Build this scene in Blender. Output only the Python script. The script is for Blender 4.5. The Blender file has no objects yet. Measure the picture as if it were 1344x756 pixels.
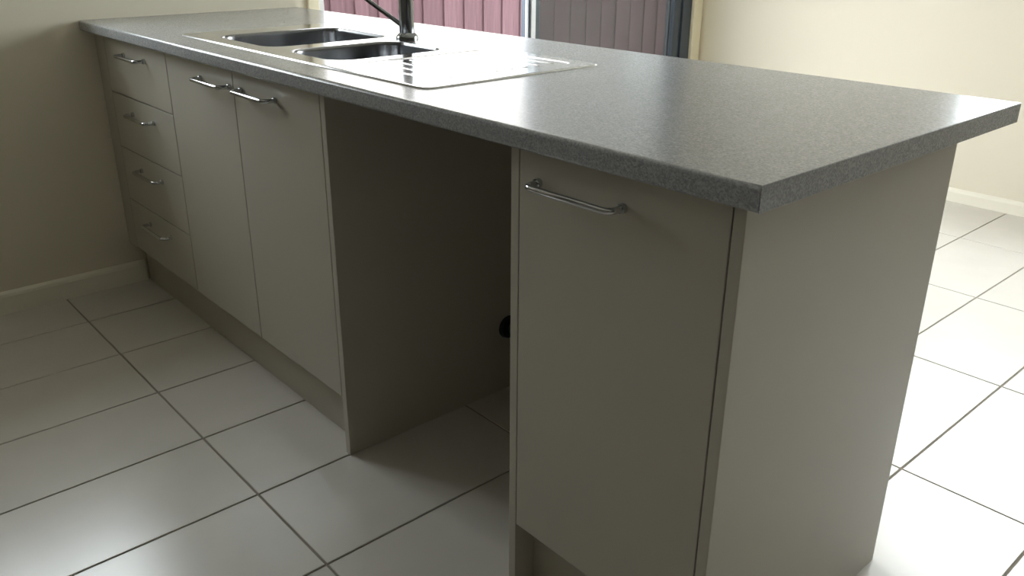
import bpy, bmesh, math, random
from mathutils import Vector, Matrix
from mathutils.geometry import tessellate_polygon
random.seed(7)
scene = bpy.context.scene
col = scene.collection
PI = math.pi

# ------------------------------------------------------------------ camera
CAM = (2.971, -0.8609, 1.166)
YAW, PITCH, ROLL = 0.85453, -0.38015, 0.00156
FPX = 1116.04
fwd = Vector((-math.sin(YAW)*math.cos(PITCH), math.cos(YAW)*math.cos(PITCH), math.sin(PITCH)))
rgt = Vector((math.cos(YAW), math.sin(YAW), 0))
upv = rgt.cross(fwd)
r2 = rgt*math.cos(ROLL) + upv*math.sin(ROLL)
u2 = upv*math.cos(ROLL) - rgt*math.sin(ROLL)
cd = bpy.data.cameras.new('camera')
cam = bpy.data.objects.new('camera', cd)
col.objects.link(cam)
m = Matrix.Identity(4)
for i in range(3):
    m[i][0] = r2[i]; m[i][1] = u2[i]; m[i][2] = -fwd[i]; m[i][3] = CAM[i]
cam.matrix_world = m
cd.sensor_width = 36.0
cd.lens = FPX*36.0/1344.0
cd.shift_x = 15.587/1344.0
cd.shift_y = -23.941/1344.0
cd.clip_start = 0.02
scene.camera = cam

# ------------------------------------------------------------------ world (overcast daylight)
world = bpy.data.worlds.new('overcast_sky')
scene.world = world
world.use_nodes = True
bg = world.node_tree.nodes['Background']
bg.inputs[0].default_value = (0.92, 0.955, 1.0, 1)
bg.inputs[1].default_value = 1.0
scene.view_settings.view_transform = 'Standard'
scene.view_settings.look = 'None'
scene.view_settings.gamma = 1.0
scene.view_settings.use_curve_mapping = False
scene.view_settings.exposure = 4.18
scene.cycles.max_bounces = 16
scene.cycles.diffuse_bounces = 8
scene.cycles.glossy_bounces = 6
scene.cycles.transparent_max_bounces = 16

# room measures (metres; x runs along the bench from the left wall, y towards the dining side)
RX0, RX1, RY0, RY1, RZ = 0.0, 6.0, -1.9, 3.21, 2.42
DOOR_Y0, DOOR_Y1, DOOR_Z = 0.812, 3.115, 2.10       # sliding door in the left wall
W1 = (-0.82, -0.08, 1.05, 1.68)                      # kitchen window in the left wall (y0,y1,z0,z1)
W2 = (1.42, 3.25, 0.96, 2.08)                       # dining window in the back wall (x0,x1,z0,z1)

def portal(name, loc, rot, sx, sy):
    l = bpy.data.lights.new(name, 'AREA'); l.shape = 'RECTANGLE'; l.size = sx; l.size_y = sy
    l.cycles.is_portal = True
    o = bpy.data.objects.new(name, l); o.location = loc; o.rotation_euler = rot; col.objects.link(o)
# sampling portals in the openings: they give off no light of their own
portal('door_portal', (-0.11, (DOOR_Y0+DOOR_Y1)/2, DOOR_Z/2), (0, -PI/2, 0), DOOR_Z, DOOR_Y1-DOOR_Y0)
portal('kitchen_window_portal', (-0.11, (W1[0]+W1[1])/2, (W1[2]+W1[3])/2), (0, -PI/2, 0), W1[3]-W1[2], W1[1]-W1[0])
portal('dining_window_portal', ((W2[0]+W2[1])/2, RY1+0.11, (W2[2]+W2[3])/2), (-PI/2, 0, 0), W2[1]-W2[0], W2[3]-W2[2])

# ------------------------------------------------------------------ materials
def srgb(r, g, b):
    f = lambda c: (c/255/12.92) if c/255 <= 0.04045 else ((c/255+0.055)/1.055)**2.4
    return (f(r), f(g), f(b), 1)

def mat(name, color, rough=0.5, metal=0.0, var=0.0, scale=6.0, bump=0.0, bscale=60.0, objvar=0.0, spec=0.5):
    m = bpy.data.materials.new(name); m.use_nodes = True
    nt = m.node_tree; b = nt.nodes['Principled BSDF']
    b.inputs['Base Color'].default_value = color
    b.inputs['Roughness'].default_value = rough
    b.inputs['Metallic'].default_value = metal
    b.inputs['Specular IOR Level'].default_value = spec
    tc = nt.nodes.new('ShaderNodeTexCoord')
    if objvar > 0:
        oo = nt.nodes.new('ShaderNodeObjectInfo'); vm_ = nt.nodes.new('ShaderNodeVectorMath'); vm_.operation = 'ADD'
        ms = nt.nodes.new('ShaderNodeMath'); ms.operation = 'MULTIPLY'; ms.inputs[1].default_value = 40.0
        nt.links.new(oo.outputs['Random'], ms.inputs[0])
        nt.links.new(tc.outputs['Object'], vm_.inputs[0]); nt.links.new(ms.outputs[0], vm_.inputs[1])
        coord = vm_.outputs['Vector']
    else:
        coord = tc.outputs['Object']
    last = None
    if var > 0:
        n = nt.nodes.new('ShaderNodeTexNoise'); n.inputs['Scale'].default_value = scale; n.inputs['Detail'].default_value = 5
        nt.links.new(coord, n.inputs['Vector'])
        mr = nt.nodes.new('ShaderNodeMapRange')
        mr.inputs['To Min'].default_value = 1-var; mr.inputs['To Max'].default_value = 1+var
        nt.links.new(n.outputs['Fac'], mr.inputs['Value']); last = mr.outputs['Result']
    if objvar > 0:
        oi = nt.nodes.new('ShaderNodeObjectInfo')
        mr2 = nt.nodes.new('ShaderNodeMapRange')
        mr2.inputs['To Min'].default_value = 1-objvar; mr2.inputs['To Max'].default_value = 1+objvar
        nt.links.new(oi.outputs['Random'], mr2.inputs['Value'])
        if last is None: last = mr2.outputs['Result']
        else:
            mu = nt.nodes.new('ShaderNodeMath'); mu.operation = 'MULTIPLY'
            nt.links.new(last, mu.inputs[0]); nt.links.new(mr2.outputs['Result'], mu.inputs[1]); last = mu.outputs[0]
    if last is not None:
        hs = nt.nodes.new('ShaderNodeHueSaturation'); hs.inputs['Color'].default_value = color
        nt.links.new(last, hs.inputs['Value']); nt.links.new(hs.outputs['Color'], b.inputs['Base Color'])
    if bump > 0:
        n2 = nt.nodes.new('ShaderNodeTexNoise'); n2.inputs['Scale'].default_value = bscale; n2.inputs['Detail'].default_value = 3
        nt.links.new(coord, n2.inputs['Vector'])
        bp = nt.nodes.new('ShaderNodeBump'); bp.inputs['Strength'].default_value = bump; bp.inputs['Distance'].default_value = 0.001
        nt.links.new(n2.outputs['Fac'], bp.inputs['Height']); nt.links.new(bp.outputs['Normal'], b.inputs['Normal'])
    return m

M = {}
M['wall'] = mat('cream_paint', srgb(227, 220, 201), 0.6, var=0.015, scale=3, bump=0.05, bscale=200)
M['unseen_wall'] = mat('taupe_bounce_cut_paint', srgb(96, 90, 82), 0.6, var=0.015, scale=3)  # invented dark tone for unseen walls, to cut light bounced onto the cabinets
M['ceiling'] = mat('white_ceiling_paint', srgb(238, 236, 228), 0.7, var=0.01)
M['trim'] = mat('cream_gloss_trim', srgb(236, 228, 202), 0.35, var=0.01)
M['skirting'] = mat('cream_skirting', srgb(238, 234, 218), 0.35, var=0.01)
M['grout'] = mat('taupe_grout', srgb(138, 130, 119), 0.85, var=0.05, scale=20)
M['laminate'] = mat('warm_white_laminate', srgb(184, 179, 167), 0.36, var=0.012, scale=8)
M['carcass'] = mat('white_melamine', srgb(190, 187, 178), 0.45, var=0.01)
M['kick'] = mat('grey_kick_laminate', srgb(180, 174, 160), 0.4, var=0.02, scale=10)
M['chrome'] = mat('satin_chrome', srgb(200, 202, 204), 0.16, metal=1.0, var=0.02)
M['tap'] = mat('polished_chrome', srgb(150, 153, 156), 0.12, metal=1.0, var=0.02)
M['black'] = mat('black_rubber', srgb(14, 14, 14), 0.5, var=0.1)
M['aluminium'] = mat('dark_grey_aluminium', srgb(84, 92, 102), 0.35, metal=0.6, var=0.02)
M['silver'] = mat('silver_aluminium', srgb(226, 229, 234), 0.3, metal=0.2, var=0.02)
M['plastic'] = mat('white_plastic', srgb(235, 235, 230), 0.4, var=0.01)
M['paving'] = mat('grey_paving', srgb(140, 137, 131), 0.9, var=0.12, scale=5)

def tile_mat():
    m = mat('off_white_porcelain', srgb(205, 201, 194), 0.26, spec=0.85, var=0.09, scale=5.5, bump=0.04, bscale=25, objvar=0.025)
    return m
M['tile'] = tile_mat()

def bench_mat():
    m = bpy.data.materials.new('speckled_grey_laminate'); m.use_nodes = True
    nt = m.node_tree; b = nt.nodes['Principled BSDF']
    tc = nt.nodes.new('ShaderNodeTexCoord')
    v = nt.nodes.new('ShaderNodeTexVoronoi'); v.inputs['Scale'].default_value = 420
    n = nt.nodes.new('ShaderNodeTexNoise'); n.inputs['Scale'].default_value = 260; n.inputs['Detail'].default_value = 4
    nt.links.new(tc.outputs['Object'], v.inputs['Vector']); nt.links.new(tc.outputs['Object'], n.inputs['Vector'])
    sx = nt.nodes.new('ShaderNodeSeparateColor'); nt.links.new(v.outputs['Color'], sx.inputs['Color'])
    ad = nt.nodes.new('ShaderNodeMath'); ad.operation = 'ADD'
    nt.links.new(sx.outputs['Red'], ad.inputs[0]); nt.links.new(n.outputs['Fac'], ad.inputs[1])
    r = nt.nodes.new('ShaderNodeValToRGB')
    r.color_ramp.elements[0].position = 0.25; r.color_ramp.elements[0].color = srgb(136, 138, 141)
    r.color_ramp.elements[1].position = 0.75; r.color_ramp.elements[1].color = srgb(176, 178, 181)
    e = r.color_ramp.elements.new(0.5); e.color = srgb(155, 157, 160)
    h = nt.nodes.new('ShaderNodeMath'); h.operation = 'MULTIPLY'; h.inputs[1].default_value = 0.5
    nt.links.new(ad.outputs[0], h.inputs[0]); nt.links.new(h.outputs[0], r.inputs['Fac'])
    nt.links.new(r.outputs['Color'], b.inputs['Base Color'])
    b.inputs['Roughness'].default_value = 0.22
    return m
M['bench'] = bench_mat()

def steel_mat():
    m = mat('brushed_stainless', srgb(196, 197, 198), 0.2, metal=1.0, var=0.02)
    nt = m.node_tree; b = nt.nodes['Principled BSDF']
    tc = nt.nodes.new('ShaderNodeTexCoord'); mp = nt.nodes.new('ShaderNodeMapping')
    mp.inputs['Scale'].default_value = (3, 260, 60)
    n = nt.nodes.new('ShaderNodeTexNoise'); n.inputs['Scale'].default_value = 2; n.inputs['Detail'].default_value = 3
    nt.links.new(tc.outputs['Object'], mp.inputs['Vector']); nt.links.new(mp.outputs['Vector'], n.inputs['Vector'])
    mr = nt.nodes.new('ShaderNodeMapRange'); mr.inputs['To Min'].default_value = 0.11; mr.inputs['To Max'].default_value = 0.20
    nt.links.new(n.outputs['Fac'], mr.inputs['Value']); nt.links.new(mr.outputs['Result'], b.inputs['Roughness'])
    return m
M['steel'] = steel_mat()
M['bowl'] = mat('shaded_stainless', srgb(138, 139, 141), 0.22, metal=1.0, var=0.03, scale=12)  # same steel as the deck; the shade inside the bowls is put into the colour

def fence_mat():
    m = mat('weathered_maroon_paling', srgb(176, 128, 132), 0.9, objvar=0.12, spec=0.1)
    nt = m.node_tree; b = nt.nodes['Principled BSDF']
    tc = nt.nodes.new('ShaderNodeTexCoord'); mp = nt.nodes.new('ShaderNodeMapping')
    mp.inputs['Scale'].default_value = (30, 30, 2.0)
    n = nt.nodes.new('ShaderNodeTexNoise'); n.inputs['Scale'].default_value = 1.6; n.inputs['Detail'].default_value = 5
    nt.links.new(tc.outputs['Object'], mp.inputs['Vector']); nt.links.new(mp.outputs['Vector'], n.inputs['Vector'])
    r = nt.nodes.new('ShaderNodeValToRGB')
    r.color_ramp.elements[0].position = 0.3; r.color_ramp.elements[0].color = srgb(63, 47, 50)
    r.color_ramp.elements[1].position = 0.75; r.color_ramp.elements[1].color = srgb(80, 62, 65)
    nt.links.new(n.outputs['Fac'], r.inputs['Fac'])
    hs = [x for x in nt.nodes if x.type == 'HUE_SAT'][0]
    nt.links.new(r.outputs['Color'], hs.inputs['Color'])
    return m
M['fence'] = fence_mat()

def glass_mat():
    m = bpy.data.materials.new('clear_glass'); m.use_nodes = True
    nt = m.node_tree; nt.nodes.clear()
    o = nt.nodes.new('ShaderNodeOutputMaterial'); mx = nt.nodes.new('ShaderNodeMixShader')
    t = nt.nodes.new('ShaderNodeBsdfTransparent'); t.inputs[0].default_value = (0.95, 0.97, 0.96, 1)
    g = nt.nodes.new('ShaderNodeBsdfGlossy'); g.inputs['Roughness'].default_value = 0.02
    f = nt.nodes.new('ShaderNodeFresnel')
    ge = nt.nodes.new('ShaderNodeNewGeometry'); mr = nt.nodes.new('ShaderNodeMapRange')   # same reflectance from both faces of the sheet
    mr.inputs['To Min'].default_value = 1.45; mr.inputs['To Max'].default_value = 1/1.45
    nt.links.new(ge.outputs['Backfacing'], mr.inputs['Value']); nt.links.new(mr.outputs['Result'], f.inputs['IOR'])
    nt.links.new(f.outputs[0], mx.inputs[0]); nt.links.new(t.outputs[0], mx.inputs[1]); nt.links.new(g.outputs[0], mx.inputs[2])
    nt.links.new(mx.outputs[0], o.inputs['Surface'])
    return m
M['glass'] = glass_mat()

def screen_mat():
    m = bpy.data.materials.new('dark_fly_mesh'); m.use_nodes = True
    nt = m.node_tree; nt.nodes.clear()
    o = nt.nodes.new('ShaderNodeOutputMaterial'); mx = nt.nodes.new('ShaderNodeMixShader')
    t = nt.nodes.new('ShaderNodeBsdfTransparent')
    d = nt.nodes.new('ShaderNodeBsdfDiffuse'); d.inputs[0].default_value = srgb(84, 86, 92)
    tc = nt.nodes.new('ShaderNodeTexCoord')
    n = nt.nodes.new('ShaderNodeTexNoise'); n.inputs['Scale'].default_value = 3
    nt.links.new(tc.outputs['Object'], n.inputs['Vector'])
    mr = nt.nodes.new('ShaderNodeMapRange'); mr.inputs['To Min'].default_value = 0.56; mr.inputs['To Max'].default_value = 0.61
    nt.links.new(n.outputs['Fac'], mr.inputs['Value']); nt.links.new(mr.outputs['Result'], mx.inputs[0])
    nt.links.new(t.outputs[0], mx.inputs[1]); nt.links.new(d.outputs[0], mx.inputs[2])
    nt.links.new(mx.outputs[0], o.inputs['Surface'])
    return m
M['screen'] = screen_mat()

# ------------------------------------------------------------------ mesh helpers (all built in world metres, then re-based)
def wloc(o):
    v = Vector((0, 0, 0))
    while o is not None:
        v += Vector(o.location); o = o.parent
    return v

def obj(name, bm, material, parent=None, smooth=False, origin=None):
    bmesh.ops.recalc_face_normals(bm, faces=bm.faces)
    xs = [v.co.x for v in bm.verts]; ys = [v.co.y for v in bm.verts]; zs = [v.co.z for v in bm.verts]
    org = Vector(origin) if origin else Vector(((min(xs)+max(xs))/2, (min(ys)+max(ys))/2, min(zs)))
    bmesh.ops.translate(bm, verts=bm.verts, vec=-org)
    me = bpy.data.meshes.new(name); bm.to_mesh(me); bm.free()
    me.materials.append(material)
    if smooth:
        for p in me.polygons: p.use_smooth = True
    o = bpy.data.objects.new(name, me); col.objects.link(o)
    if parent is not None:
        o.parent = parent; o.location = org - wloc(parent)
    else:
        o.location = org
    return o

def smooth_by_angle(o, deg=35, flat_top=False):
    me = o.data
    for p in me.polygons: p.use_smooth = abs(p.normal.z) < 0.9995 or not flat_top
    bm = bmesh.new(); bm.from_mesh(me)
    for e in bm.edges:
        if len(e.link_faces) == 2 and e.calc_face_angle(0) > math.radians(deg): e.smooth = False
    bm.to_mesh(me); bm.free()
    return o

def add_box(bm, lo, hi, bevel=0.0, seg=2):
    r = bmesh.ops.create_cube(bm, size=1.0)
    vs = r['verts']
    for v in vs:
        v.co = Vector([lo[i] + (v.co[i]+0.5)*(hi[i]-lo[i]) for i in range(3)])
    if bevel > 0:
        es = list({e for v in vs for e in v.link_edges})
        bmesh.ops.bevel(bm, geom=es, offset=bevel, segments=seg, profile=0.5, affect='EDGES')

def box(name, lo, hi, material, parent=None, bevel=0.0015, seg=2):
    bm = bmesh.new(); add_box(bm, lo, hi, bevel, seg)
    return obj(name, bm, material, parent)

def boxes(name, lst, material, parent=None, bevel=0.0):
    bm = bmesh.new()
    for lo, hi in lst: add_box(bm, lo, hi, bevel)
    return obj(name, bm, material, parent)

def add_tube(bm, pts, rad, n=12, caps=True):
    pts = [Vector(p) for p in pts]
    rads = rad if isinstance(rad, (list, tuple)) else [rad]*len(pts)
    rings = []; ref = None
    for i, p in enumerate(pts):
        a = pts[max(0, i-1)]; b = pts[min(len(pts)-1, i+1)]
        t = (b-a).normalized()
        if ref is None:
            ref = Vector((0, 0, 1)) if abs(t.z) < 0.9 else Vector((1, 0, 0))
        s = t.cross(ref).normalized(); ref = s.cross(t).normalized()
        rings.append([bm.verts.new(p + (s*math.cos(2*PI*k/n) + ref*math.sin(2*PI*k/n))*rads[i]) for k in range(n)])
    for i in range(len(rings)-1):
        for k in range(n):
            bm.faces.new((rings[i][k], rings[i][(k+1) % n], rings[i+1][(k+1) % n], rings[i+1][k]))
    if caps:
        bm.faces.new(rings[0]); bm.faces.new(rings[-1])

def add_lathe(bm, c, prof, n=28):
    rings = [[bm.verts.new((c[0]+r*math.cos(2*PI*k/n), c[1]+r*math.sin(2*PI*k/n), z)) for k in range(n)] for r, z in prof]
    for i in range(len(rings)-1):
        for k in range(n):
            bm.faces.new((rings[i][k], rings[i][(k+1) % n], rings[i+1][(k+1) % n], rings[i+1][k]))
    bm.faces.new(rings[0]); bm.faces.new(rings[-1])

def tag(o, label, cat, group=None):
    o['label'] = label; o['category'] = cat
    if group: o['group'] = group
    return o

def thing(name, loc, label, cat, group=None):
    o = bpy.data.objects.new(name, None); o.empty_display_size = 0.1
    o.location = loc; col.objects.link(o)
    return tag(o, label, cat, group)

def struct(o, label=None):
    o['kind'] = 'structure'
    if label: o['label'] = label
    return o

# ------------------------------------------------------------------ the room shell
T = 0.12
floor = struct(box('floor', (RX0-T, RY0-T, -0.12), (RX1+T, RY1+T, -0.003), M['grout'], bevel=0),
               'floor of rectangular off white porcelain tiles with taupe grout')
def wall_with_holes(name, axis, pos0, pos1, a0, a1, holes, m='wall'):
    """boxes around rectangular holes; axis = the thin axis; holes are (a0,a1,z0,z1) sorted along a"""
    lst = []; cur = a0
    def mk(p, q, z0, z1):
        if q-p < 1e-5 or z1-z0 < 1e-5: return
        if axis == 'x': lst.append(((pos0, p, z0), (pos1, q, z1)))
        else: lst.append(((p, pos0, z0), (q, pos1, z1)))
    for h in holes:
        mk(cur, h[0], 0, RZ); mk(h[0], h[1], 0, h[2]); mk(h[0], h[1], h[3], RZ); cur = h[1]
    mk(cur, a1, 0, RZ)
    return struct(boxes(name, lst, M[m]))
wall_with_holes('wall_left', 'x', RX0-T, RX0, RY0-T, RY1+T, [W1, (DOOR_Y0, DOOR_Y1, 0, DOOR_Z)])['label'] = 'cream painted wall at the left behind the drawers'
wall_with_holes('wall_back', 'y', RY1, RY1+T, RX0, RX1+T, [W2])['label'] = 'bright cream wall beyond the bench'
wall_with_holes('wall_right', 'x', RX1, RX1+T, RY0-T, RY1, [], 'unseen_wall')
wall_with_holes('wall_front', 'y', RY0-T, RY0, RX0, RX1, [], 'unseen_wall')
struct(box('ceiling', (RX0-T, RY0-T, RZ), (RX1+T, RY1+T, RZ+0.1), M['ceiling'], bevel=0))

# floor tiles, 300 x 600 on a 4 mm joint
PX, PY, G = 0.2972, 0.589, 0.0050
XL0, YL0 = 1.434 - 5*PX, -0.235 - 5*PY
full_tile = None
def tile_bm(x0, x1, y0, y1):
    bm = bmesh.new(); c = 0.0012
    vb = [bm.verts.new(p) for p in ((x0, y0, -0.003), (x1, y0, -0.003), (x1, y1, -0.003), (x0, y1, -0.003))]
    vm = [bm.verts.new((v.co.x, v.co.y, -c)) for v in vb]
    vt = [bm.verts.new(p) for p in ((x0+c, y0+c, 0), (x1-c, y0+c, 0), (x1-c, y1-c, 0), (x0+c, y1-c, 0))]
    for a, b in ((vb, vm), (vm, vt)):
        for k in range(4): bm.faces.new((a[k], a[(k+1) % 4], b[(k+1) % 4], b[k]))
    bm.faces.new(vt)
    return bm
for i in range(-2, 24):
    for j in range(-4, 14):
        x0, x1 = XL0+i*PX+G/2, XL0+(i+1)*PX-G/2
        y0, y1 = YL0+j*PY+G/2, YL0+(j+1)*PY-G/2
        cx0, cx1, cy0, cy1 = max(x0, RX0), min(x1, RX1), max(y0, RY0), min(y1, RY1)
        if cx1-cx0 < 0.01 or cy1-cy0 < 0.01: continue
        whole = (cx0 == x0 and cx1 == x1 and cy0 == y0 and cy1 == y1)
        if whole and full_tile is not None:
            o = full_tile.copy(); col.objects.link(o); o.parent = floor
            o.location = Vector(((x0+x1)/2, (y0+y1)/2, -0.003)) - floor.location
        else:
            o = obj('tile', tile_bm(cx0, cx1, cy0, cy1), M['tile'], floor)
            if whole: full_tile = o

# skirtings with a chamfered top
def skirting(name, axis, pos, sgn, a0, a1, h=0.068, t=0.014):
    prof = [(0, 0), (t, 0), (t, h-0.016), (t-0.003, h-0.008), (0.004, h), (0, h)]
    bm = bmesh.new(); R = []
    for a in (a0, a1):
        R.append([bm.verts.new((pos+sgn*d, a, z) if axis == 'x' else (a, pos+sgn*d, z)) for d, z in prof])
    n = len(prof)
    for k in range(n): bm.faces.new((R[0][k], R[0][(k+1) % n], R[1][(k+1) % n], R[1][k]))
    bm.faces.new(R[0]); bm.faces.new(R[1])
    return struct(obj(name, bm, M['skirting']))
skirting('baseboard_left', 'x', RX0, 1, RY0, 0.04, h=0.074)['label'] = 'cream skirting board along the left wall'
skirting('baseboard_back', 'y', RY1, -1, RX0+0.02, RX1, h=0.062)['label'] = 'white skirting board along the far wall'
skirting('baseboard_right', 'x', RX1, -1, RY0, RY1-0.02)
skirting('baseboard_front', 'y', RY0, 1, RX0+0.02, RX1-0.02)

# architraves round the sliding door
AW = 0.072
struct(box('trim_1', (0.0, DOOR_Y0-0.046, 0.0), (0.016, DOOR_Y0, DOOR_Z+AW), M['trim'], bevel=0.003), 'cream architrave between left wall and sliding door')
struct(box('trim_2', (0.0, DOOR_Y1, 0.0), (0.016, DOOR_Y1+AW, DOOR_Z+AW), M['trim'], bevel=0.003), 'cream architrave at the corner side of the sliding door')
struct(box('trim_3', (0.0, DOOR_Y0, DOOR_Z), (0.016, DOOR_Y1, DOOR_Z+AW), M['trim'], bevel=0.003))

# sliding door: outer frame, glazed panel, fly screen panel
d1 = struct(boxes('door_1', [((-0.11, DOOR_Y1-0.075, 0), (-0.002, DOOR_Y1, DOOR_Z)),
                             ((-0.11, DOOR_Y0+0.030, DOOR_Z-0.04), (-0.002, DOOR_Y1-0.075, DOOR_Z)), ((-0.11, DOOR_Y0+0.030, 0), (-0.002, DOOR_Y1-0.075, 0.03))],
                  M['aluminium'], bevel=0.002), 'aluminium sliding door standing half open with a fly screen over the right half')
box('left_jamb', (-0.11, DOOR_Y0, 0), (-0.002, DOOR_Y0+0.030, DOOR_Z), M['silver'], d1, bevel=0.002)['label'] = 'pale left jamb of the sliding door'  # same frame as the dark parts; its brighter lighting is put into the colour
def leaf(name, x0, x1, y0, y1, sw, m, label):
    o = boxes(name, [((x0, y0, 0.031), (x1, y0+sw, DOOR_Z-0.041)), ((x0, y1-sw, 0.031), (x1, y1, DOOR_Z-0.041)),
                     ((x0, y0+sw, 0.031), (x1, y1-sw, 0.03+0.07)), ((x0, y0+sw, DOOR_Z-0.095), (x1, y1-sw, DOOR_Z-0.041))], m, d1, bevel=0.003)
    o['label'] = label; return o
yi1 = DOOR_Y1-0.076
lf = leaf('glazed_panel', -0.040, -0.012, 1.885, yi1, 0.062, M['aluminium'], 'dark framed glazed door panel slid open')
boxes('interlock_rib', [((-0.0115, 1.886, 0.04), (-0.003, 1.897, DOOR_Z-0.05)), ((-0.0115, 1.917, 0.04), (-0.003, 1.944, DOOR_Z-0.05))], M['silver'], lf, bevel=0.001)  # silver puts the glare on the stile edges into the colour
box('glass_pane', (-0.029, 1.947, 0.10), (-0.023, yi1-0.062, DOOR_Z-0.095), M['glass'], lf, bevel=0)
sf = leaf('screen_panel', -0.085, -0.060, 1.98, yi1, 0.045, M['aluminium'], 'dark framed fly screen panel')
box('fly_mesh', (-0.0735, 2.025, 0.10), (-0.0715, yi1-0.045, DOOR_Z-0.095), M['screen'], sf, bevel=0)

def window(name, axis, pos, a0, a1, z0, z1, label):
    """aluminium window set in the wall thickness, pos = inner wall face, glass towards outside"""
    s = 1 if axis == 'y' else (-1 if pos < 1 else 1)
    p, q = sorted((pos+s*0.03, pos+s*0.09))
    def mk(a, b, za, zb, p=p, q=q):
        return ((p, a, za), (q, b, zb)) if axis == 'x' else ((a, p, za), (b, q, zb))
    w = 0.04; mid = (a0+a1)/2
    o = struct(boxes(name, [mk(a0, a0+w, z0, z1), mk(a1-w, a1, z0, z1), mk(a0+w, a1-w, z0, z0+w), mk(a0+w, a1-w, z1-w, z1), mk(mid-0.02, mid+0.02, z0+w, z1-w)],
                     M['silver'], bevel=0.002), label)
    g = (p+q)/2
    for a, b in ((a0+w, mid-0.02), (mid+0.02, a1-w)):
        lo, hi = mk(a, b, z0+w, z1-w, g-0.003, g+0.003)
        box('pane', lo, hi, M['glass'], o, bevel=0)
    return o
window('window_1', 'x', RX0, *W1, 'aluminium kitchen window in the left wall')
window('window_2', 'y', RY1, *W2, 'aluminium dining window in the far wall')

# ------------------------------------------------------------------ outside
struct(box('ground', (-14, -14, -0.30), (18, 18, -0.14), M['paving'], bevel=0), 'grey paving outside the sliding door')
struct(box('eave', (-0.87, RY0-T, RZ), (RX0-T-0.001, RY1+T, RZ+0.16), M['ceiling'], bevel=0), 'white eave lining over the sliding door')
FX, FT = -2.6, 1.05
fence = thing('paling_fence', (FX, 2.5, -0.14), 'dusty maroon timber paling fence outside the sliding door', 'fence')
pal = None; y = -2.6; k = 0
while y < 9.0:
    w = 0.112
    if pal is None:
        pal = box('paling', (FX-0.008, y, -0.12), (FX+0.008, y+w, FT), M['fence'], fence, bevel=0.002, seg=1); o = pal
    else:
        o = pal.copy(); col.objects.link(o); o.parent = fence
    o.location = Vector((FX + (0.0085 if k % 2 else -0.0085), y+w/2, -0.12 + random.uniform(-0.012, 0.012))) - fence.location
    y += 0.1015; k += 1
for z in (0.10, 0.88):
    box('rail', (FX-0.06, -2.6, z), (FX-0.017, 9.0, z+0.07), M['fence'], fence)
for yy in (-1.2, 1.2, 3.6, 6.0, 8.4):
    box('post', (FX-0.16, yy, -0.139), (FX-0.0605, yy+0.1, FT-0.1), M['fence'], fence)

M['brick'] = mat('dark_brick_render', srgb(168, 164, 158), 0.9, var=0.08, scale=8)
M['blocker_roof'] = mat('charcoal_roofing', srgb(70, 70, 72), 0.8, var=0.05)
hs0 = thing('sky_blocker_house', (-6.5, 8.0, -0.14), 'unseen two storey house added beyond the fence to block the sky', 'house')  # unseen house, added to block the sky reflected in the benchtop
del hs0['category']; struct(hs0)
box('blocker_house_wall', (-9.0, 4.9, -0.13), (-4.0, 14.0, 5.6), M['brick'], hs0, bevel=0.01)
bm = bmesh.new()
rv = [bm.verts.new(p) for p in ((-9.5, 4.4, 5.605), (-3.5, 4.4, 5.605), (-3.5, 14.5, 5.605), (-9.5, 14.5, 5.605), (-6.5, 7.0, 7.2), (-6.5, 12.0, 7.2))]
for f_ in ((0, 1, 2, 3), (0, 1, 4), (1, 2, 5, 4), (2, 3, 5), (3, 0, 4, 5)): bm.faces.new([rv[q] for q in f_])
obj('blocker_roof', bm, M['blocker_roof'], hs0)
hw = box('window', (-3.999, 7.2, 0.9), (-3.96, 8.8, 2.0), M['silver'], hs0)
box('pane', (-3.9595, 7.26, 0.96), (-3.957, 8.74, 1.94), M['glass'], hw, bevel=0)

# ------------------------------------------------------------------ cabinets
ZT, BT = 0.900, 0.033           # benchtop top and thickness
ZC = ZT-BT                      # cabinet tops
KZ = 0.150                      # kick height
X1, X2, X3, X4, XE = 0.595, 1.012, 1.4393, 2.008, 2.4325
DB = 0.018                      # board thickness
YB = 0.5946                     # back of the peninsula
YF, YBK, L = -0.040, 0.7274, 2.4707

def handle(xa, xb, z, parent):
    """bow handle: round bar with bent ends going back to the face"""
    r = 0.0052; so = 0.030; k = 0.012
    pts = [(xa, 0.0, z)]
    pts.append((xa, -so+k, z))
    for a in (30, 60): pts.append((xa+k-k*math.cos(math.radians(a)), -so+k-k*math.sin(math.radians(a)), z))
    pts.append((xa+k, -so, z)); pts.append((xb-k, -so, z))
    for a in (60, 30): pts.append((xb-k+k*math.cos(math.radians(a)), -so+k-k*math.sin(math.radians(a)), z))
    pts.append((xb, -so+k, z)); pts.append((xb, 0.0, z))
    bm = bmesh.new(); add_tube(bm, pts, r, 12)
    for x in (xa, xb):
        add_tube(bm, [(x, -0.0002, z), (x, -0.0075, z)], 0.0075, 14)
    o = obj('handle', bm, M['chrome'], parent)
    o['label'] = 'satin chrome bow handle'
    return smooth_by_angle(o, 50)

def carcass(root, x0, x1, yf=0.019, yb=0.575):
    b = boxes('body', [((x0, yf, KZ), (x0+0.016, yb, ZC-0.001)), ((x1-0.016, yf, KZ), (x1, yb, ZC-0.001)),
                       ((x0+0.016, yf, KZ), (x1-0.016, yb, KZ+0.016)), ((x0+0.016, yb-0.016, KZ+0.016), (x1-0.016, yb, ZC-0.001)),
                       ((x0+0.016, yf, ZC-0.017), (x1-0.016, yf+0.055, ZC-0.001))], M['carcass'], root, bevel=0)
    return b

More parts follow.
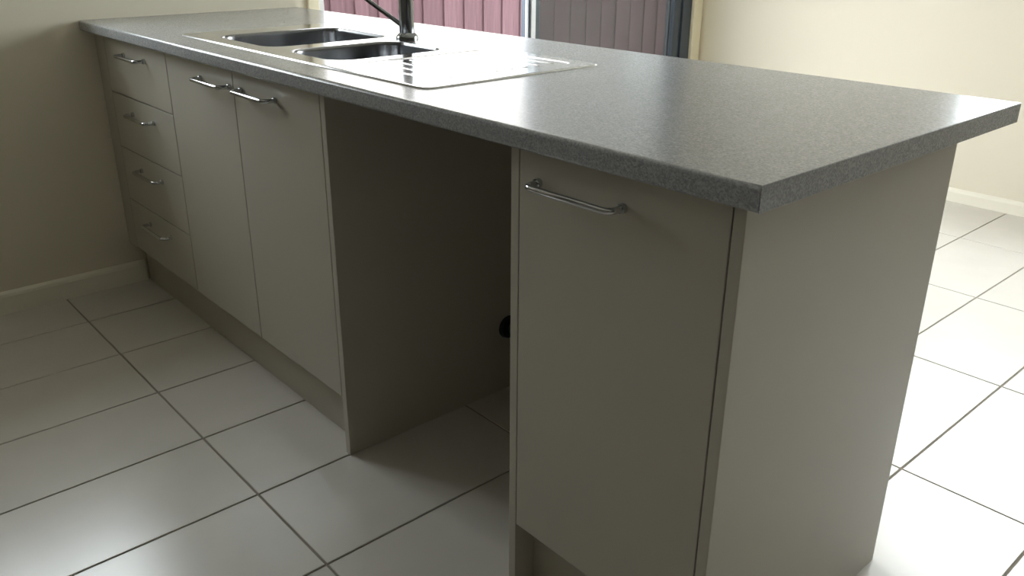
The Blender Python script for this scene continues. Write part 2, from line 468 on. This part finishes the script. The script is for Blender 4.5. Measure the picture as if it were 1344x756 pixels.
XD0 = 0.088
dc = thing('drawer_cabinet', (0.35, 0.3, 0), 'white four drawer base cabinet against the left wall', 'cabinet')
carcass(dc, XD0, X1-0.001)
fl = box('filler_strip', (0.001, 0.0, KZ), (XD0-0.002, 0.017, ZC-0.004), M['laminate'], dc)
dh = (ZC-0.004-KZ)/4
for k in range(4):
    zt = ZC-0.004-k*dh
    dr = box('drawer', (XD0+0.001, 0.0, zt-dh+0.003), (X1-0.0025, 0.018, zt), M['laminate'], dc, bevel=0.0012)
    handle(0.262, 0.432, zt-0.048, dr)

sc_ = thing('sink_cabinet', (1.0, 0.3, 0), 'white two door base cabinet under the sink', 'cabinet')
carcass(sc_, X1+0.001, X3-DB-0.001)
for xa, xb, ha in ((X1+0.001, X2-0.0015, 0.826), (X2+0.0015, X3-DB-0.0025, 1.058)):
    d = box('door', (xa, 0.0, KZ+0.003), (xb, 0.018, ZC-0.004), M['laminate'], sc_, bevel=0.0012)
    handle(ha, ha+0.168, ZC-0.051, d)
sp = box('side_panel', (X3-DB, 0.0, 0.0), (X3, 0.575, ZC-0.001), M['laminate'], sc_, bevel=0.001)
sp['label'] = 'full height panel beside the dishwasher space'

kb = box('kickboard', (0.016, 0.046, 0.0), (X3-DB-0.001, 0.062, KZ-0.001), M['kick'], bevel=0.001)
tag(kb, 'grey recessed kickboard under the drawers and sink doors', 'kickboard')

ec = thing('end_cabinet', (2.22, 0.3, 0), 'white single door cabinet at the near end of the bench', 'cabinet')
carcass(ec, X4+DB+0.001, XE-DB-0.001)
box('side_panel', (X4, 0.0, 0.0), (X4+DB, 0.575, ZC-0.001), M['laminate'], ec, bevel=0.001)['label'] = 'thin panel beside the dishwasher space'
box('end_panel', (XE-DB, 0.0, 0.0), (XE, YB, ZC-0.001), M['laminate'], ec, bevel=0.001)['label'] = 'plain full height end panel'
d = box('door', (X4+DB+0.002, 0.0, KZ+0.003), (XE-DB-0.0025, 0.018, ZC-0.004), M['laminate'], ec, bevel=0.0012)
handle(2.072, 2.240, 0.811, d)
box('kickboard', (X4+DB+0.001, 0.046, 0.0), (XE-DB-0.001, 0.062, KZ-0.001), M['kick'], ec, bevel=0.001)

bp = box('back_panel', (0.001, 0.5755, 0.0), (XE-DB-0.001, YB, ZC-0.001), M['laminate'], bevel=0.001)
tag(bp, 'white panel closing the back of the bench cabinets and dishwasher space', 'panel')

# black waste outlet in the dishwasher space
hs_ = thing('waste_hose', (X3, 0.50, 0.15), 'black drain hose outlet low in the dishwasher space', 'hose')
bm = bmesh.new(); add_tube(bm, [(X3-0.002, 0.50, 0.185), (X3+0.012, 0.50, 0.185)], [0.032, 0.028], 20)
smooth_by_angle(obj('grommet', bm, M['black'], hs_))
bm = bmesh.new(); pts = []; rr = []
for k in range(25):
    t = k/24; a = t*PI/2
    pts.append((X3+0.012+0.05*math.sin(a), 0.50+0.012*t, 0.185-0.06*(1-math.cos(a)))); rr.append(0.014 if k % 2 else 0.0115)
add_tube(bm, pts, rr, 14)
smooth_by_angle(obj('corrugated_hose', bm, M['black'], hs_), 70)

# ------------------------------------------------------------------ benchtop with sink cut-out
SX0, SX1, SY0, SY1 = 0.605, 1.728, 0.042, 0.507
bt = thing('benchtop', (L/2, 0.34, ZC), 'long speckled grey laminate benchtop with a sink cut into it', 'benchtop')
def slab():
    bm = bmesh.new()
    o_ = [(0.0005, YF), (L-0.001, YF), (L-0.001, YBK), (0.0005, YBK)]
    i_ = [(SX0+0.02, SY0+0.02), (SX1-0.02, SY0+0.02), (SX1-0.02, SY1-0.02), (SX0+0.02, SY1-0.02)]
    V = {}
    for nm, pts in (('o', o_), ('i', i_)):
        for zn, z in (('t', ZT), ('b', ZC)):
            V[nm+zn] = [bm.verts.new((p[0], p[1], z)) for p in pts]
    for zn in 'tb':
        for k in range(4):
            bm.faces.new((V['o'+zn][k], V['o'+zn][(k+1) % 4], V['i'+zn][(k+1) % 4], V['i'+zn][k]))
    for nm in 'oi':
        for k in range(4):
            bm.faces.new((V[nm+'t'][k], V[nm+'t'][(k+1) % 4], V[nm+'b'][(k+1) % 4], V[nm+'b'][k]))
    bmesh.ops.recalc_face_normals(bm, faces=bm.faces)
    bm.edges.ensure_lookup_table()
    fr = [e_ for e_ in bm.edges if abs(e_.verts[0].co.y-e_.verts[1].co.y) < 1e-6 and (abs(e_.verts[0].co.y-YF) < 1e-6)
          and abs(e_.verts[0].co.z-e_.verts[1].co.z) < 1e-6]
    bmesh.ops.bevel(bm, geom=fr, offset=0.007, segments=5, profile=0.5, affect='EDGES')
    bk = [e_ for e_ in bm.edges if abs(e_.verts[0].co.y-YBK) < 1e-6 and abs(e_.verts[1].co.y-YBK) < 1e-6 and abs(e_.verts[0].co.z-ZT) < 1e-6 and abs(e_.verts[1].co.z-ZT) < 1e-6]
    bmesh.ops.bevel(bm, geom=bk, offset=0.003, segments=3, profile=0.5, affect='EDGES')
    return smooth_by_angle(obj('slab', bm, M['bench'], bt), 12, True)
slab()
box('end_edging', (L-0.001, YF+0.003, ZC+0.0005), (L, YBK-0.002, ZT-0.0005), M['bench'], bt, bevel=0.0003)

# ------------------------------------------------------------------ stainless inset sink
sink = thing('sink', ((SX0+SX1)/2, (SY0+SY1)/2, ZT), 'stainless steel one and a half bowl inset sink with drainer', 'sink')
def rrect(x0, x1, y0, y1, r, z, n=6):
    out = []
    for cx, cy, a0 in ((x1-r, y1-r, 0), (x0+r, y1-r, 90), (x0+r, y0+r, 180), (x1-r, y0+r, 270)):
        for k in range(n+1):
            a = math.radians(a0+90*k/n); out.append((cx+r*math.cos(a), cy+r*math.sin(a), z))
    return out
def loft(bm, rings, cap=True):
    R = [[bm.verts.new(p) for p in r] for r in rings]
    n = len(R[0])
    for i in range(len(R)-1):
        for k in range(n): bm.faces.new((R[i][k], R[i][(k+1) % n], R[i+1][(k+1) % n], R[i+1][k]))
    if cap: bm.faces.new(R[-1])
    return R
ZD = ZT+0.0035
B1 = (0.715, 1.035, 0.092, 0.452)
B2 = (1.098, 1.338, 0.092, 0.405)
DR = (1.385, 1.688, 0.085, 0.468)
bm = bmesh.new()
outer = rrect(SX0+0.006, SX1-0.006, SY0+0.006, SY1-0.006, 0.02, ZD)
loops = [outer] + [rrect(*q, r, ZD) for q, r in ((B1, 0.055), (B2, 0.055), (DR, 0.03))]
vs = [bm.verts.new(p) for lp in loops for p in lp]
for t3 in tessellate_polygon([[Vector(p) for p in lp] for lp in loops]):
    bm.faces.new([vs[q] for q in t3])
ov = vs[:len(outer)]
# rolled outer rim down to the bench
n = len(ov)
r1 = [bm.verts.new(p) for p in rrect(SX0+0.002, SX1-0.002, SY0+0.002, SY1-0.002, 0.022, ZD-0.0006)]
r0 = [bm.verts.new(p) for p in rrect(SX0, SX1, SY0, SY1, 0.024, ZT+0.0002)]
for A, B in ((ov, r1), (r1, r0)):
    for k in range(n): bm.faces.new((A[k], A[(k+1) % n], B[(k+1) % n], B[k]))
smooth_by_angle(obj('deck', bm, M['steel'], sink), 25, True)
def bowl(b, depth, r):
    x0, x1, y0, y1 = b; bm = bmesh.new(); rings = []
    def ring(ins, z, rad): rings.append(rrect(x0+ins, x1-ins, y0+ins, y1-ins, rad, z))
    ring(0, ZD, r); ring(0.003, ZD-0.001, r); ring(0.005, ZD-0.005, r); ring(0.0053, ZD-0.009, r); ring(0.0056, ZD-0.014, r); ring(0.0115, ZD-depth+0.038, r); ring(0.012, ZD-depth+0.03, r)
    for a in (25, 50, 75, 90):
        ring(0.012+0.03*(1-math.cos(math.radians(a))), ZD-depth+0.03-0.03*math.sin(math.radians(a)), max(0.012, r-0.03*(1-math.cos(math.radians(a)))))
    loft(bm, rings)
    o = smooth_by_angle(obj('bowl', bm, M['bowl'], sink), 40)
    c = ((x0+x1)/2, (y0+y1)/2)
    bm = bmesh.new()
    add_lathe(bm, c, [(0.042, ZD-depth+0.0004), (0.042, ZD-depth+0.003), (0.034, ZD-depth+0.0035), (0.030, ZD-depth+0.001)], 24)
    w = smooth_by_angle(obj('basket_waste', bm, M['chrome'], o), 40)
    return o
bowl(B1, 0.17, 0.055)['label'] = 'large sink bowl'
bowl(B2, 0.13, 0.055)['label'] = 'small half bowl'
x0, x1, y0, y1 = DR
bm = bmesh.new()
loft(bm, [rrect(x0, x1, y0, y1, 0.03, ZD), rrect(x0+0.003, x1-0.003, y0+0.003, y1-0.003, 0.028, ZD-0.0008),
          rrect(x0+0.006, x1-0.006, y0+0.006, y1-0.006, 0.026, ZD-0.0018)])
dt = smooth_by_angle(obj('drainer', bm, M['steel'], sink), 40, True)
rib = None
for k in range(9):
    yy = y0+0.035+k*(y1-y0-0.07)/8
    if rib is None:
        bm = bmesh.new(); lo, hi = x0+0.025, x1-0.03; R = []
        zb = ZD-0.0018
        for ins, z in ((0, zb+0.0002), (0.0020, zb+0.0008), (0.0050, zb+0.0012)):
            R.append(rrect(lo+ins, hi-ins, yy-0.0075+ins, yy+0.0075-ins, max(0.0072-ins, 0.002), z, 3))
        loft(bm, R)
        rib = smooth_by_angle(obj('drainer_rib', bm, M['steel'], dt), 60)
    else:
        o = rib.copy(); col.objects.link(o); o.parent = dt
        o.location = rib.location + Vector((0, k*(y1-y0-0.07)/8, 0))

# ------------------------------------------------------------------ mixer tap
TX, TY = 1.100, 0.447
tap = thing('mixer_tap', (TX, TY, ZD), 'tall chrome mixer tap with a slim lever standing behind the sink bowls', 'tap')
bm = bmesh.new()
add_lathe(bm, (TX, TY), [(0.029, ZD+0.0002), (0.029, ZD+0.006), (0.026, ZD+0.011), (0.0205, ZD+0.016)])
smooth_by_angle(obj('base_flange', bm, M['tap'], tap), 40)
bm = bmesh.new()
add_lathe(bm, (TX, TY), [(0.0195, ZD+0.012), (0.0190, ZD+0.15), (0.0185, ZD+0.158), (0.014, ZD+0.164)])
smooth_by_angle(obj('column', bm, M['tap'], tap), 40)
sd = Vector((-0.35, -0.94, 0)).normalized()
pts = [Vector((TX, TY, ZD+0.15)), Vector((TX, TY, ZD+0.26))]
for a in range(15, 181, 15):
    t = math.radians(a); pts.append(Vector((TX, TY, ZD+0.26)) + sd*(0.09*(1-math.cos(t))) + Vector((0, 0, 0.09*math.sin(t))))
pts.append(pts[-1]+Vector((0, 0, -0.04)))
bm = bmesh.new(); add_tube(bm, pts, 0.0115, 16)
smooth_by_angle(obj('spout', bm, M['tap'], tap), 50)
ld = Vector((-0.80, -0.60, 0)).normalized()
a = Vector((TX, TY, ZD+0.033))+ld*0.012
b = a + ld*0.155 + Vector((0, 0, 0.105))
bm = bmesh.new(); add_tube(bm, [a, a+(b-a)*0.5, b], [0.0062, 0.0056, 0.0052], 12)
smooth_by_angle(obj('lever', bm, M['tap'], tap), 50)
